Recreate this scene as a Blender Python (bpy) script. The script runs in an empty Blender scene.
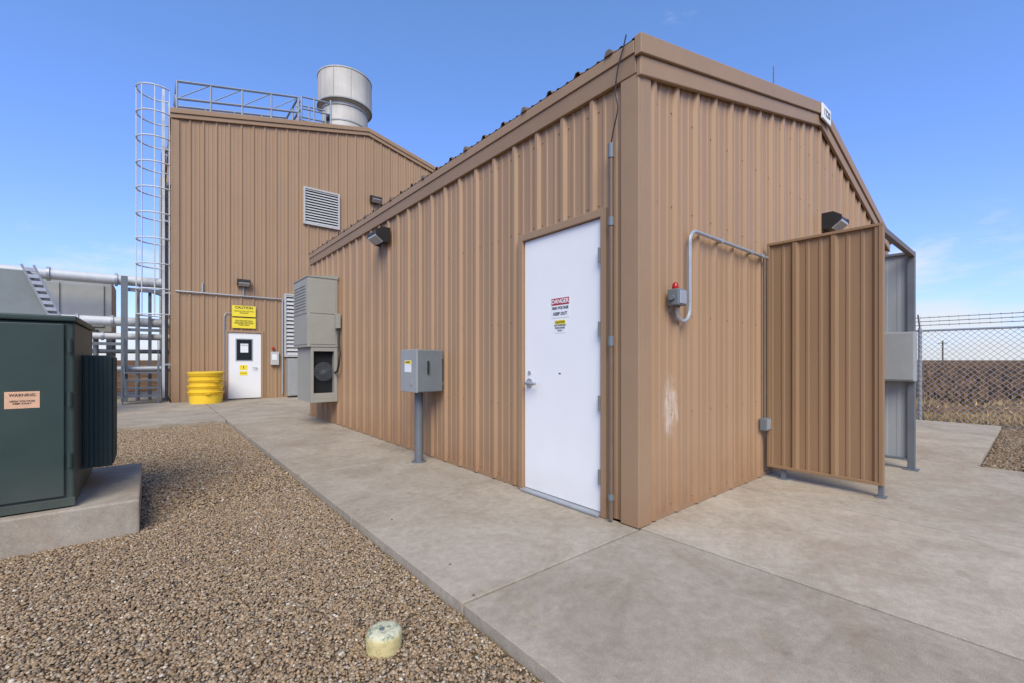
import bpy, math, random
import numpy as np
from mathutils import Vector, Matrix
random.seed(7); np.random.seed(7)
S=bpy.context.scene
S.view_settings.view_transform='Standard'
S.view_settings.look='None'
S.view_settings.exposure=0
COL=S.collection
ORG={}

# ---------------------------------------------------------------- materials
def nn(nt,t,**k):
    n=nt.nodes.new(t)
    for a,b in k.items(): setattr(n,a,b)
    return n
def base_mat(name,col,rough=.5,metal=0.,var=.12,scale=6.,bump=.0,bscale=60.,streak=False,spec=.4,dirt=0.,dirtcol=(.12,.08,.05,1),dirth=.35,scuff=False,sheet=0.):
    m=bpy.data.materials.new(name); m.use_nodes=True
    nt=m.node_tree; L=nt.links; b=nt.nodes['Principled BSDF']
    b.inputs['Roughness'].default_value=rough; b.inputs['Metallic'].default_value=metal
    b.inputs['Specular IOR Level'].default_value=spec
    geo=nn(nt,'ShaderNodeNewGeometry')
    mp=nn(nt,'ShaderNodeMapping'); L.new(geo.outputs['Position'],mp.inputs['Vector'])
    if streak: mp.inputs['Scale'].default_value=(1,1,.08)
    n=nn(nt,'ShaderNodeTexNoise'); n.inputs['Scale'].default_value=scale; n.inputs['Detail'].default_value=6; n.inputs['Roughness'].default_value=.65
    L.new(mp.outputs[0],n.inputs['Vector'])
    n2=nn(nt,'ShaderNodeTexNoise'); n2.inputs['Scale'].default_value=.9; n2.inputs['Detail'].default_value=3
    L.new(geo.outputs['Position'],n2.inputs['Vector'])
    add=nn(nt,'ShaderNodeMath',operation='ADD'); L.new(n.outputs[0],add.inputs[0]); L.new(n2.outputs[0],add.inputs[1])
    mr=nn(nt,'ShaderNodeMapRange'); mr.inputs['From Min'].default_value=.6; mr.inputs['From Max'].default_value=1.4
    mr.inputs['To Min'].default_value=1-var; mr.inputs['To Max'].default_value=1+var
    L.new(add.outputs[0],mr.inputs['Value'])
    fac=mr.outputs[0]
    sx=nn(nt,'ShaderNodeSeparateXYZ'); L.new(geo.outputs['Position'],sx.inputs[0])
    if sheet>0:
        xy=nn(nt,'ShaderNodeMath',operation='ADD'); L.new(sx.outputs['X'],xy.inputs[0]); L.new(sx.outputs['Y'],xy.inputs[1])
        dv=nn(nt,'ShaderNodeMath',operation='DIVIDE'); L.new(xy.outputs[0],dv.inputs[0]); dv.inputs[1].default_value=.9144
        fl=nn(nt,'ShaderNodeMath',operation='FLOOR'); L.new(dv.outputs[0],fl.inputs[0])
        wn=nn(nt,'ShaderNodeTexWhiteNoise',noise_dimensions='1D'); L.new(fl.outputs[0],wn.inputs['W'])
        m2=nn(nt,'ShaderNodeMapRange'); m2.inputs['To Min'].default_value=1-sheet; m2.inputs['To Max'].default_value=1+sheet; L.new(wn.outputs['Value'],m2.inputs[0])
        pr=nn(nt,'ShaderNodeMath',operation='MULTIPLY'); L.new(fac,pr.inputs[0]); L.new(m2.outputs[0],pr.inputs[1]); fac=pr.outputs[0]
    mul=nn(nt,'ShaderNodeVectorMath',operation='SCALE'); mul.inputs[0].default_value=col[:3]; L.new(fac,mul.inputs['Scale'])
    out=mul.outputs[0]
    if dirt>0:
        d=nn(nt,'ShaderNodeMapRange'); d.inputs['From Min'].default_value=dirth; d.inputs['From Max'].default_value=0.; d.inputs['To Min'].default_value=0; d.inputs['To Max'].default_value=dirt
        L.new(sx.outputs['Z'],d.inputs['Value'])
        n3=nn(nt,'ShaderNodeTexNoise'); n3.inputs['Scale'].default_value=5; n3.inputs['Detail'].default_value=5; L.new(geo.outputs['Position'],n3.inputs['Vector'])
        mm=nn(nt,'ShaderNodeMath',operation='MULTIPLY'); L.new(d.outputs[0],mm.inputs[0]); L.new(n3.outputs[0],mm.inputs[1])
        mx=nn(nt,'ShaderNodeMix',data_type='RGBA'); L.new(mm.outputs[0],mx.inputs[0]); L.new(out,mx.inputs[6]); mx.inputs[7].default_value=dirtcol
        out=mx.outputs[2]
    if scuff:
        def lin(src,c,s):
            q=nn(nt,'ShaderNodeMath',operation='SUBTRACT'); L.new(src,q.inputs[0]); q.inputs[1].default_value=c
            r=nn(nt,'ShaderNodeMath',operation='DIVIDE'); L.new(q.outputs[0],r.inputs[0]); r.inputs[1].default_value=s
            t=nn(nt,'ShaderNodeMath',operation='POWER'); ab=nn(nt,'ShaderNodeMath',operation='ABSOLUTE'); L.new(r.outputs[0],ab.inputs[0]); L.new(ab.outputs[0],t.inputs[0]); t.inputs[1].default_value=2; return t.outputs[0]
        s1=nn(nt,'ShaderNodeMath',operation='ADD'); L.new(lin(sx.outputs['X'],.40,.14),s1.inputs[0]); L.new(lin(sx.outputs['Z'],.80,.40),s1.inputs[1])
        mp2=nn(nt,'ShaderNodeMapping'); mp2.inputs['Scale'].default_value=(1,1,.18); L.new(geo.outputs['Position'],mp2.inputs[0])
        ns=nn(nt,'ShaderNodeTexNoise'); ns.inputs['Scale'].default_value=42; ns.inputs['Detail'].default_value=8; ns.inputs['Roughness'].default_value=.8; L.new(mp2.outputs[0],ns.inputs['Vector'])
        e=nn(nt,'ShaderNodeMapRange',interpolation_type='SMOOTHSTEP'); e.inputs['From Min'].default_value=1.; e.inputs['From Max'].default_value=0.; e.inputs['To Max'].default_value=.36; L.new(s1.outputs[0],e.inputs[0])
        f=nn(nt,'ShaderNodeMath',operation='ADD'); L.new(e.outputs[0],f.inputs[0]); L.new(ns.outputs[0],f.inputs[1])
        g=nn(nt,'ShaderNodeMapRange',interpolation_type='SMOOTHSTEP'); g.inputs['From Min'].default_value=.70; g.inputs['From Max'].default_value=1.04; g.inputs['To Max'].default_value=.8; L.new(f.outputs[0],g.inputs[0])
        mx=nn(nt,'ShaderNodeMix',data_type='RGBA'); L.new(g.outputs[0],mx.inputs[0]); L.new(out,mx.inputs[6]); mx.inputs[7].default_value=(.62,.53,.44,1); out=mx.outputs[2]
    L.new(out,b.inputs['Base Color'])
    rr=nn(nt,'ShaderNodeMapRange'); rr.inputs['To Min'].default_value=max(0,rough-.1); rr.inputs['To Max'].default_value=min(1,rough+.12)
    L.new(n.outputs[0],rr.inputs['Value']); L.new(rr.outputs[0],b.inputs['Roughness'])
    if bump>0:
        n4=nn(nt,'ShaderNodeTexNoise'); n4.inputs['Scale'].default_value=bscale; n4.inputs['Detail'].default_value=3; L.new(geo.outputs['Position'],n4.inputs['Vector'])
        bp=nn(nt,'ShaderNodeBump'); bp.inputs['Strength'].default_value=bump; bp.inputs['Distance'].default_value=.01
        L.new(n4.outputs[0],bp.inputs['Height']); L.new(bp.outputs[0],b.inputs['Normal'])
    return m
TAN=(.352,.216,.118,1)
M_wall=base_mat('tan_metal_siding',TAN,.52,var=.07,scale=9,streak=True,bump=.12,bscale=2.5,dirt=1.,dirtcol=(.25,.125,.06,1),dirth=.5,sheet=.035,spec=.3)
M_wallg=base_mat('tan_metal_siding_scuffed',TAN,.52,var=.07,scale=9,streak=True,bump=.12,bscale=2.5,dirt=1.,dirtcol=(.25,.125,.06,1),dirth=.5,scuff=True,sheet=.03,spec=.3)
M_wall2=base_mat('tan_metal_siding_tall',(.35,.220,.123,1),.52,var=.05,scale=6,streak=True,bump=.12,bscale=2.,sheet=.03,spec=.3)
M_trim=base_mat('tan_trim',(.325,.206,.116,1),.52,var=.07,scale=5,bump=.1,bscale=5,dirt=.8,dirtcol=(.25,.125,.06,1),dirth=.3,spec=.3)
M_door=base_mat('white_door_paint',(.80,.775,.735,1),.5,var=.03,scale=4,dirt=.35,dirtcol=(.4,.3,.2,1),dirth=.25,spec=.25)
M_screen=base_mat('tan_screen_sheet',(.27,.162,.083,1),.5,var=.10,scale=7,streak=True,bump=.12,bscale=4,spec=.3)
M_galv=base_mat('galvanised_steel',(.40,.41,.41,1),.42,metal=.4,var=.15,scale=14)
M_cage=base_mat('pale_galvanised_steel',(.56,.57,.57,1),.5,metal=.1,var=.12,scale=14)
M_galvp=base_mat('galvanised_sheet',(.31,.325,.32,1),.6,metal=.1,var=.22,scale=2,streak=True)
M_grey=base_mat('grey_enclosure_paint',(.15,.165,.17,1),.45,var=.12,scale=8)
M_lgrey=base_mat('light_grey_paint',(.31,.31,.29,1),.5,var=.12,scale=6)
M_white_louvre=base_mat('pale_louvre_paint',(.48,.46,.42,1),.5,var=.06,scale=6)
M_beige=base_mat('beige_unit_paint',(.32,.30,.245,1),.5,var=.08,scale=5)
M_dark=base_mat('dark_bronze',(.022,.02,.018,1),.4,var=.2)
M_black=base_mat('black_void',(.01,.01,.01,1),.7,var=.1)
M_lens=base_mat('lamp_lens',(.42,.40,.36,1),.2,var=.1)
M_green=base_mat('dark_green_transformer_paint',(.034,.052,.042,1),.5,var=.25,scale=3,bump=.08,bscale=25,dirt=.5,dirtcol=(.2,.16,.11,1),dirth=.5,spec=.3)
M_yellow=base_mat('yellow_plastic',(.84,.54,.03,1),.45,var=.14)
M_ysign=base_mat('yellow_sign',(.85,.66,.04,1),.45,var=.04)
M_wsign=base_mat('white_sign',(.78,.77,.74,1),.45,var=.04)
M_red=base_mat('red_sign',(.40,.015,.015,1),.4,var=.06)
M_ink=base_mat('black_ink',(.015,.015,.015,1),.5,var=.05)
M_orange=base_mat('faded_orange_label',(.66,.38,.22,1),.5,var=.2,scale=30)
M_cream=base_mat('cream_stack_metal',(.52,.48,.41,1),.75,var=.28,scale=3,streak=True,spec=.15,bump=.1,bscale=3)
M_pipe=base_mat('pipe_insulation_jacket',(.52,.52,.50,1),.5,metal=.05,var=.18,scale=5)
M_rail=base_mat('rail_steel',(.15,.16,.17,1),.5,metal=.2,var=.15)
M_rrail=base_mat('roof_rail_steel',(.25,.28,.32,1),.5,metal=.1,var=.15)
M_redlens=base_mat('red_beacon_glass',(.38,.01,.01,1),.15,var=.1)
M_conduit_tan=base_mat('conduit_tan',(.15,.105,.07,1),.5,var=.15,scale=10)
M_roof=base_mat('roof_metal',(.16,.11,.07,1),.5,var=.15)
M_wood=base_mat('pole_wood',(.10,.07,.05,1),.8,var=.2)
M_glass=base_mat('dark_glass',(.02,.025,.03,1),.1,var=.1)
M_hood=base_mat('hood_grey_green',(.20,.215,.20,1),.5,var=.15)
M_joint=base_mat('joint_dirt',(.045,.035,.025,1),.9)
def mat_cap():
    m=bpy.data.materials.new('worn_cap_paint'); m.use_nodes=True; nt=m.node_tree; L=nt.links; b=nt.nodes['Principled BSDF']
    geo=nn(nt,'ShaderNodeNewGeometry'); n=nn(nt,'ShaderNodeTexNoise'); n.inputs['Scale'].default_value=34; n.inputs['Detail'].default_value=10; n.inputs['Roughness'].default_value=.8; L.new(geo.outputs['Position'],n.inputs[0])
    cr=nn(nt,'ShaderNodeValToRGB'); e=cr.color_ramp.elements; e[0].position=.40; e[0].color=(.12,.15,.10,1); e[1].position=.64; e[1].color=(.62,.50,.22,1)
    x=e.new(.46); x.color=(.36,.37,.23,1); x=e.new(.52); x.color=(.60,.55,.38,1)
    L.new(n.outputs[0],cr.inputs[0])
    sn=nn(nt,'ShaderNodeSeparateXYZ'); L.new(geo.outputs['Normal'],sn.inputs[0])
    s=nn(nt,'ShaderNodeMapRange'); s.inputs['From Min'].default_value=.8; s.inputs['From Max'].default_value=.2; s.inputs['To Max'].default_value=.7; L.new(sn.outputs['Z'],s.inputs[0])
    mx=nn(nt,'ShaderNodeMix',data_type='RGBA'); L.new(s.outputs[0],mx.inputs[0]); L.new(cr.outputs[0],mx.inputs[6]); mx.inputs[7].default_value=(.55,.42,.14,1)
    L.new(mx.outputs[2],b.inputs['Base Color']); b.inputs['Roughness'].default_value=.75
    bp=nn(nt,'ShaderNodeBump'); bp.inputs['Strength'].default_value=.6; bp.inputs['Distance'].default_value=.003; L.new(n.outputs[0],bp.inputs['Height']); L.new(bp.outputs[0],b.inputs['Normal'])
    return m
M_cap=mat_cap()

def mat_concrete():
    m=bpy.data.materials.new('weathered_concrete'); m.use_nodes=True; nt=m.node_tree; L=nt.links; b=nt.nodes['Principled BSDF']
    geo=nn(nt,'ShaderNodeNewGeometry')
    def noise(s,d=6,r=.6,dist=0.):
        n=nn(nt,'ShaderNodeTexNoise'); n.inputs['Scale'].default_value=s; n.inputs['Detail'].default_value=d; n.inputs['Roughness'].default_value=r; n.inputs['Distortion'].default_value=dist
        L.new(geo.outputs['Position'],n.inputs['Vector']); return n
    n1=noise(1.5,12,.76,.5); cr=nn(nt,'ShaderNodeValToRGB'); e=cr.color_ramp.elements
    e[0].position=.32; e[0].color=(.30,.24,.168,1); e[1].position=.68; e[1].color=(.47,.40,.305,1)
    x=cr.color_ramp.elements.new(.5); x.color=(.395,.328,.243,1)
    L.new(n1.outputs[0],cr.inputs[0])
    n2=noise(16,9,.8); mr=nn(nt,'ShaderNodeMapRange'); mr.inputs['From Min'].default_value=.3; mr.inputs['From Max'].default_value=.7; mr.inputs['To Min'].default_value=.78; mr.inputs['To Max'].default_value=1.15
    L.new(n2.outputs[0],mr.inputs[0])
    n3=noise(220,2,.5); mr3=nn(nt,'ShaderNodeMapRange'); mr3.inputs['From Min'].default_value=.3; mr3.inputs['From Max'].default_value=.7; mr3.inputs['To Min'].default_value=.80; mr3.inputs['To Max'].default_value=1.16
    L.new(n3.outputs[0],mr3.inputs[0])
    at=nn(nt,'ShaderNodeAttribute',attribute_name='tint')
    a=nn(nt,'ShaderNodeMath',operation='MULTIPLY'); L.new(mr.outputs[0],a.inputs[0]); L.new(mr3.outputs[0],a.inputs[1])
    c=nn(nt,'ShaderNodeMath',operation='MULTIPLY'); L.new(a.outputs[0],c.inputs[0]); L.new(at.outputs['Fac'],c.inputs[1])
    mul=nn(nt,'ShaderNodeVectorMath',operation='SCALE'); L.new(cr.outputs[0],mul.inputs[0]); L.new(c.outputs[0],mul.inputs['Scale'])
    n5=noise(.8,12,.82,1.5); st=nn(nt,'ShaderNodeMapRange'); st.inputs['From Min'].default_value=.52; st.inputs['From Max'].default_value=.68; st.inputs['To Max'].default_value=.55
    L.new(n5.outputs[0],st.inputs[0])
    mx=nn(nt,'ShaderNodeMix',data_type='RGBA'); L.new(st.outputs[0],mx.inputs[0]); L.new(mul.outputs[0],mx.inputs[6]); mx.inputs[7].default_value=(.30,.205,.125,1)
    n6=noise(5,4,.6); sp=nn(nt,'ShaderNodeMapRange'); sp.inputs['From Min'].default_value=.64; sp.inputs['From Max'].default_value=.75; sp.inputs['To Max'].default_value=.45
    L.new(n6.outputs[0],sp.inputs[0])
    mx2=nn(nt,'ShaderNodeMix',data_type='RGBA'); L.new(sp.outputs[0],mx2.inputs[0]); L.new(mx.outputs[2],mx2.inputs[6]); mx2.inputs[7].default_value=(.17,.12,.08,1)
    L.new(mx2.outputs[2],b.inputs['Base Color'])
    b.inputs['Roughness'].default_value=.88; b.inputs['Specular IOR Level'].default_value=.15
    ad=nn(nt,'ShaderNodeMath',operation='ADD'); L.new(n3.outputs[0],ad.inputs[0]); L.new(n2.outputs[0],ad.inputs[1])
    bp=nn(nt,'ShaderNodeBump'); bp.inputs['Strength'].default_value=.4; bp.inputs['Distance'].default_value=.004; L.new(ad.outputs[0],bp.inputs['Height']); L.new(bp.outputs[0],b.inputs['Normal'])
    return m
M_conc=mat_concrete()
def mat_ground():
    m=bpy.data.materials.new('prairie_ground'); m.use_nodes=True; nt=m.node_tree; L=nt.links; b=nt.nodes['Principled BSDF']
    geo=nn(nt,'ShaderNodeNewGeometry')
    n1=nn(nt,'ShaderNodeTexNoise'); n1.inputs['Scale'].default_value=.05; n1.inputs['Detail'].default_value=10; n1.inputs['Roughness'].default_value=.75
    n2=nn(nt,'ShaderNodeTexNoise'); n2.inputs['Scale'].default_value=1.6; n2.inputs['Detail'].default_value=8; n2.inputs['Roughness'].default_value=.75
    L.new(geo.outputs['Position'],n1.inputs['Vector']); L.new(geo.outputs['Position'],n2.inputs['Vector'])
    cr=nn(nt,'ShaderNodeValToRGB'); e=cr.color_ramp.elements
    e[0].position=.38; e[0].color=(.095,.052,.03,1); e[1].position=.66; e[1].color=(.32,.20,.10,1)
    x=cr.color_ramp.elements.new(.53); x.color=(.16,.092,.05,1)
    L.new(n1.outputs[0],cr.inputs[0])
    mr=nn(nt,'ShaderNodeMapRange'); mr.inputs['From Min'].default_value=.3; mr.inputs['From Max'].default_value=.7; mr.inputs['To Min'].default_value=.4; mr.inputs['To Max'].default_value=1.5
    L.new(n2.outputs[0],mr.inputs[0])
    mul=nn(nt,'ShaderNodeVectorMath',operation='SCALE'); L.new(cr.outputs[0],mul.inputs[0]); L.new(mr.outputs[0],mul.inputs['Scale'])
    L.new(mul.outputs[0],b.inputs['Base Color']); b.inputs['Roughness'].default_value=.95; b.inputs['Specular IOR Level'].default_value=.0
    return m
M_ground=mat_ground()
def mat_attr(name,rough,bump=0):
    m=bpy.data.materials.new(name); m.use_nodes=True; nt=m.node_tree; L=nt.links; b=nt.nodes['Principled BSDF']
    at=nn(nt,'ShaderNodeAttribute',attribute_name='Col')
    n=nn(nt,'ShaderNodeTexNoise'); n.inputs['Scale'].default_value=120; geo=nn(nt,'ShaderNodeNewGeometry'); L.new(geo.outputs['Position'],n.inputs['Vector'])
    mr=nn(nt,'ShaderNodeMapRange'); mr.inputs['From Min'].default_value=.3; mr.inputs['From Max'].default_value=.7; mr.inputs['To Min'].default_value=.8; mr.inputs['To Max'].default_value=1.15
    L.new(n.outputs[0],mr.inputs[0])
    mul=nn(nt,'ShaderNodeVectorMath',operation='SCALE'); L.new(at.outputs['Color'],mul.inputs[0]); L.new(mr.outputs[0],mul.inputs['Scale'])
    L.new(mul.outputs[0],b.inputs['Base Color']); b.inputs['Roughness'].default_value=rough; b.inputs['Specular IOR Level'].default_value=.2
    return m
M_pebble=mat_attr('river_pebbles',.75)
M_grass=mat_attr('dry_grass_blades',.9)
M_gbed=base_mat('gravel_bed_fines',(.15,.105,.06,1),.9,var=.4,scale=70,bump=.8,bscale=120)

# ---------------------------------------------------------------- mesh builder
class MB:
    def __init__(s): s.v=[]; s.f=[]
    def add(s,vs,fs):
        o=len(s.v); s.v+= [tuple(p) for p in vs]; s.f+=[tuple(i+o for i in f) for f in fs]; return s
    def box(s,x0,x1,y0,y1,z0,z1):
        if x0>x1:x0,x1=x1,x0
        if y0>y1:y0,y1=y1,y0
        if z0>z1:z0,z1=z1,z0
        return s.add([(x0,y0,z0),(x1,y0,z0),(x1,y1,z0),(x0,y1,z0),(x0,y0,z1),(x1,y0,z1),(x1,y1,z1),(x0,y1,z1)],
              [(0,3,2,1),(4,5,6,7),(0,1,5,4),(1,2,6,5),(2,3,7,6),(3,0,4,7)])
    def hexa(s,p):
        return s.add(p,[(0,3,2,1),(4,5,6,7),(0,1,5,4),(1,2,6,5),(2,3,7,6),(3,0,4,7)])
    def tube(s,path,r,n=8,cap=True):
        P=[Vector(p) for p in path]
        up=Vector((0,0,1))
        t0=(P[1]-P[0]).normalized()
        if abs(t0.z)>.9: up=Vector((1,0,0))
        a=t0.cross(up).normalized()
        vs=[]
        for i,p in enumerate(P):
            if i==0: t=P[1]-P[0]
            elif i==len(P)-1: t=P[-1]-P[-2]
            else: t=(P[i+1]-P[i]).normalized()+(P[i]-P[i-1]).normalized()
            t.normalize()
            a=(a-t*a.dot(t)).normalized(); b=t.cross(a)
            for k in range(n):
                q=2*math.pi*k/n; vs.append(p+(a*math.cos(q)+b*math.sin(q))*r)
        fs=[]
        for i in range(len(P)-1):
            for k in range(n):
                k2=(k+1)%n; fs.append((i*n+k,i*n+k2,(i+1)*n+k2,(i+1)*n+k))
        if cap: fs.append(tuple(range(n))[::-1]); fs.append(tuple((len(P)-1)*n+k for k in range(n)))
        return s.add(vs,fs)
    def lathe(s,c,prof,n=24,a0=0):
        vs=[];fs=[]
        for (r,z) in prof:
            for k in range(n):
                q=a0+2*math.pi*k/n; vs.append((c[0]+r*math.cos(q),c[1]+r*math.sin(q),c[2]+z))
        for i in range(len(prof)-1):
            for k in range(n):
                k2=(k+1)%n; fs.append((i*n+k,i*n+k2,(i+1)*n+k2,(i+1)*n+k))
        fs.append(tuple(range(n))[::-1]); fs.append(tuple((len(prof)-1)*n+k for k in range(n)))
        return s.add(vs,fs)
    def done(s,name,mat,parent=None,bevel=0,smooth=False,label=None,cat=None,kind=None,group=None,segs=2):
        V=np.array(s.v,float); mn=V.min(0); mx=V.max(0); o=(mn+mx)/2; o[2]=mn[2]
        me=bpy.data.meshes.new(name); me.from_pydata([tuple(p-o) for p in V],[],s.f); me.update()
        me.materials.append(mat)
        ob=bpy.data.objects.new(name,me); COL.objects.link(ob)
        if smooth:
            for p in me.polygons: p.use_smooth=True
            try: me.set_sharp_from_angle(angle=math.radians(40))
            except Exception: pass
        if bevel:
            md=ob.modifiers.new('bevel','BEVEL'); md.width=bevel; md.segments=segs; md.limit_method='ANGLE'
        place(ob,o,parent)
        if label: ob['label']=label
        if cat: ob['category']=cat
        if kind: ob['kind']=kind
        if group: ob['group']=group
        return ob
def place(ob,o,parent):
    ORG[ob.name]=Vector(o)
    if parent: ob.parent=parent; ob.location=Vector(o)-ORG[parent.name]
    else: ob.location=Vector(o)
def thing(name,loc,label,cat,group=None):
    e=bpy.data.objects.new(name,None); COL.objects.link(e); e.empty_display_size=.2; e.location=loc
    ORG[e.name]=Vector(loc); e['label']=label; e['category']=cat
    if group: e['group']=group
    return e
def text(s,size,pos,face,mat,parent,name='lettering',bold=.0,sx=1.):
    c=bpy.data.curves.new('t','FONT'); c.body=s; c.size=size; c.align_x='CENTER'; c.align_y='CENTER'; c.offset=bold; c.extrude=.0006
    t=bpy.data.objects.new('t',c); COL.objects.link(t); bpy.context.view_layer.update()
    me=bpy.data.meshes.new_from_object(t); bpy.data.objects.remove(t)
    R=Matrix.Rotation(math.radians(90),4,'X')
    if face=='-x': R=Matrix.Rotation(math.radians(-90),4,'Z')@R
    me.transform(R@Matrix.Diagonal((sx,1,1,1))); me.materials.clear(); me.materials.append(mat)
    ob=bpy.data.objects.new(name,me); COL.objects.link(ob); place(ob,pos,parent); return ob

# ---------------------------------------------------------------- ribbed panels
PER=.3048
RB,RT=.036,.015
def depth(u,hm=.028):
    w=(u/PER-math.floor(u/PER))*PER
    d=min(w,PER-w)
    if d<RT: return hm
    if d<RB: return hm*(RB-d)/(RB-RT)
    e=abs(d-.1016)
    q=hm/4
    if e<.009: return q
    if e<.018: return q*(.018-e)/.009
    return 0.
def brk(a0,a1,ph):
    us={a0,a1}; k0=math.floor((a0-ph)/PER)-1; k1=math.ceil((a1-ph)/PER)+1
    for k in range(k0,k1+1):
        for o in (-.1196,-.1106,-.0926,-.0836,-RB,-RT,RT,RB,.0836,.0926,.1106,.1196):
            u=ph+k*PER+o
            if a0<u<a1: us.add(u)
    return us
def ribwall(mb,axis,const,out,a0,a1,z0,ztop,ph=0,extra=(),screws=(),hm=.028):
    us=sorted(brk(a0,a1,ph)|{e for e in extra if a0<e<a1}); vs=[];fs=[]
    for u in us:
        d=const+out*depth(u-ph,hm)
        for z in (z0,ztop(u)):
            vs.append((u,d,z) if axis=='x' else (d,u,z))
    for i in range(len(us)-1): fs.append((2*i,2*i+2,2*i+3,2*i+1))
    mb.add(vs,fs)
    if screws:
        k=math.ceil((a0-ph)/PER)
        while ph+k*PER<a1:
            for off in (-.055,.055):
                u=ph+k*PER+off
                if a0+.02<u<a1-.02:
                    for z in screws:
                        if z<ztop(u)-.05 and z>z0:
                            p0=(u,const,z) if axis=='x' else (const,u,z)
                            p1=(u,const+out*.007,z) if axis=='x' else (const+out*.007,u,z)
                            mb.tube([p0,p1],.0065,6)
            k+=1
def roofskin(mb,xe0,xm,xe1,ze,zr,y0,y1,ph=0,hm=.034):
    us=sorted(brk(y0,y1,ph))
    for (xa,za,xb,zb) in ((xe0,ze,xm,zr),(xm,zr,xe1,ze)):
        vs=[];fs=[]
        for u in us:
            d=depth(u-ph,hm); vs.append((xa,u,za+d)); vs.append((xb,u,zb+d))
        for i in range(len(us)-1): fs.append((2*i,2*i+2,2*i+3,2*i+1))
        mb.add(vs,fs)
def rake(mb,pts,d0,d1,y0,y1):
    for i in range(len(pts)-1):
        (xa,za),(xb,zb)=pts[i],pts[i+1]
        mb.hexa([(xa,y0,za+d0),(xb,y0,zb+d0),(xb,y1,zb+d0),(xa,y1,za+d0),(xa,y0,za+d1),(xb,y0,zb+d1),(xb,y1,zb+d1),(xa,y1,za+d1)])

# ================================================================ MAIN BUILDING
W=7.51; XM=3.755; LEN=7.80; ZE=3.315; ZR=4.25
main=thing('metal_building',(XM,LEN/2,0),'tan ribbed metal building with gabled roof and white side door','building')
sl=(ZR-ZE)/XM
ztg=lambda u: ZE-.02+sl*(u if u<XM else W-u)
zc=lambda u: ZE-.05
DS0,DS1,DZ=.245,1.198,2.245
SC=(.08,.75,1.5,2.3,3.0,3.6)
mb=MB()
ribwall(mb,'y',0,-1,.02,DS0,.012,zc,.08,screws=SC)
ribwall(mb,'y',0,-1,DS0,DS1,DZ,zc,.08,screws=SC)
ribwall(mb,'y',0,-1,DS1,LEN-.02,.012,zc,.08,screws=SC)
mb.done('side_wall',M_wall,main)
mb=MB(); ribwall(mb,'x',0,-1,.02,W-.02,.012,ztg,.18,extra=(XM,),screws=SC); mb.done('gable_wall',M_wallg,main)
mb=MB(); ribwall(mb,'y',W,1,0,LEN,.012,zc); ribwall(mb,'x',LEN,1,0,W,.012,ztg,extra=(XM,)); mb.done('rear_wall',M_wall,main)
mb=MB(); roofskin(mb,-.065,XM,W+.065,ZE,ZR+.02,-.03,LEN+.06,.19); ro=mb.done('roof',M_roof,main)
u=.19
while u<LEN:
    mb=MB(); x=-.07; z=ZE; hm=.032
    mb.hexa([(x-.010,u-.034,z-.005),(x+.02,u-.034,z-.005),(x+.02,u+.034,z-.005),(x-.010,u+.034,z-.005),
             (x-.010,u-.016,z+hm),(x+.02,u-.016,z+hm),(x+.02,u+.016,z+hm),(x-.010,u+.016,z+hm)])
    mb.done('roof_closure',M_roof,ro); u+=PER*3
mb=MB(); rake(mb,[(-.065,ZE-.016),(XM,ZR),(W+.065,ZE-.016)],-.10,.035,-.075,-.02); mb.done('rake_trim',M_trim,main,bevel=.006)
mb=MB(); rake(mb,[(-.04,ZE-.010),(XM,ZR),(W+.04,ZE-.010)],-.235,-.102,-.055,-.018); mb.done('rake_trim',M_trim,main,bevel=.008)
mb=MB(); rake(mb,[(-.05,ZE-.012),(XM,ZR),(W+.05,ZE-.012)],-.25,.05,LEN+.02,LEN+.09); mb.done('rake_trim',M_trim,main)
mb=MB(); mb.box(-.066,-.02,-.018,LEN+.02,ZE-.09,ZE-.006)
mb.hexa([(-.040,-.018,ZE-.215),(-.005,-.018,ZE-.215),(-.005,LEN+.02,ZE-.215),(-.040,LEN+.02,ZE-.215),(-.055,-.018,ZE-.092),(-.005,-.018,ZE-.092),(-.005,LEN+.02,ZE-.092),(-.055,LEN+.02,ZE-.092)])
mb.done('eave_trim',M_trim,main,bevel=.004)
mb=MB(); mb.box(W+.02,W+.066,-.018,LEN+.02,ZE-.2,ZE-.006); mb.done('eave_trim',M_trim,main,bevel=.005)
def corner(mb,x,y,sx,sy,zt):
    w=.115;t=.034
    mb.box(x,x+sx*t*-1,y+ -sy*t,y+sy*w,.006,zt)
    mb.box(x+sx*.0005,x+sx*w,y,y-sy*t,.006,zt)
    mb.box(x-sx*.012,x-sx*.001,y+sy*(w+.0005),y+sy*(w+.018),.006,zt)
    mb.box(x+sx*(w+.0005),x+sx*(w+.018),y-sy*.001,y-sy*.012,.006,zt)
mb=MB(); corner(mb,0,0,1,1,ZE-.235+.02); mb.done('corner_trim',M_trim,main,bevel=.006)
mb=MB(); corner(mb,W,0,-1,1,ZE-.25); mb.done('corner_trim',M_trim,main,bevel=.006)
mb=MB(); mb.box(-.037,0,LEN-.1,LEN+.037,.006,ZE-.24); mb.done('corner_trim',M_trim,main,bevel=.005)
mb=MB(); mb.box(-.010,.0,DS1+.06,LEN,.0,.035); mb.box(.14,W,-.010,0,.0,.035); mb.done('base_flashing',M_trim,main)
mb=MB(); mb.box(XM-.12,XM+.20,-.098,-.078,ZR-.19,ZR-.01)
ap=mb.done('building_number_plate',M_wsign,main,bevel=.004)
text('1220',.12,(XM+.04,-.101,ZR-.10),'-y',M_ink,ap,'number_lettering')
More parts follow.
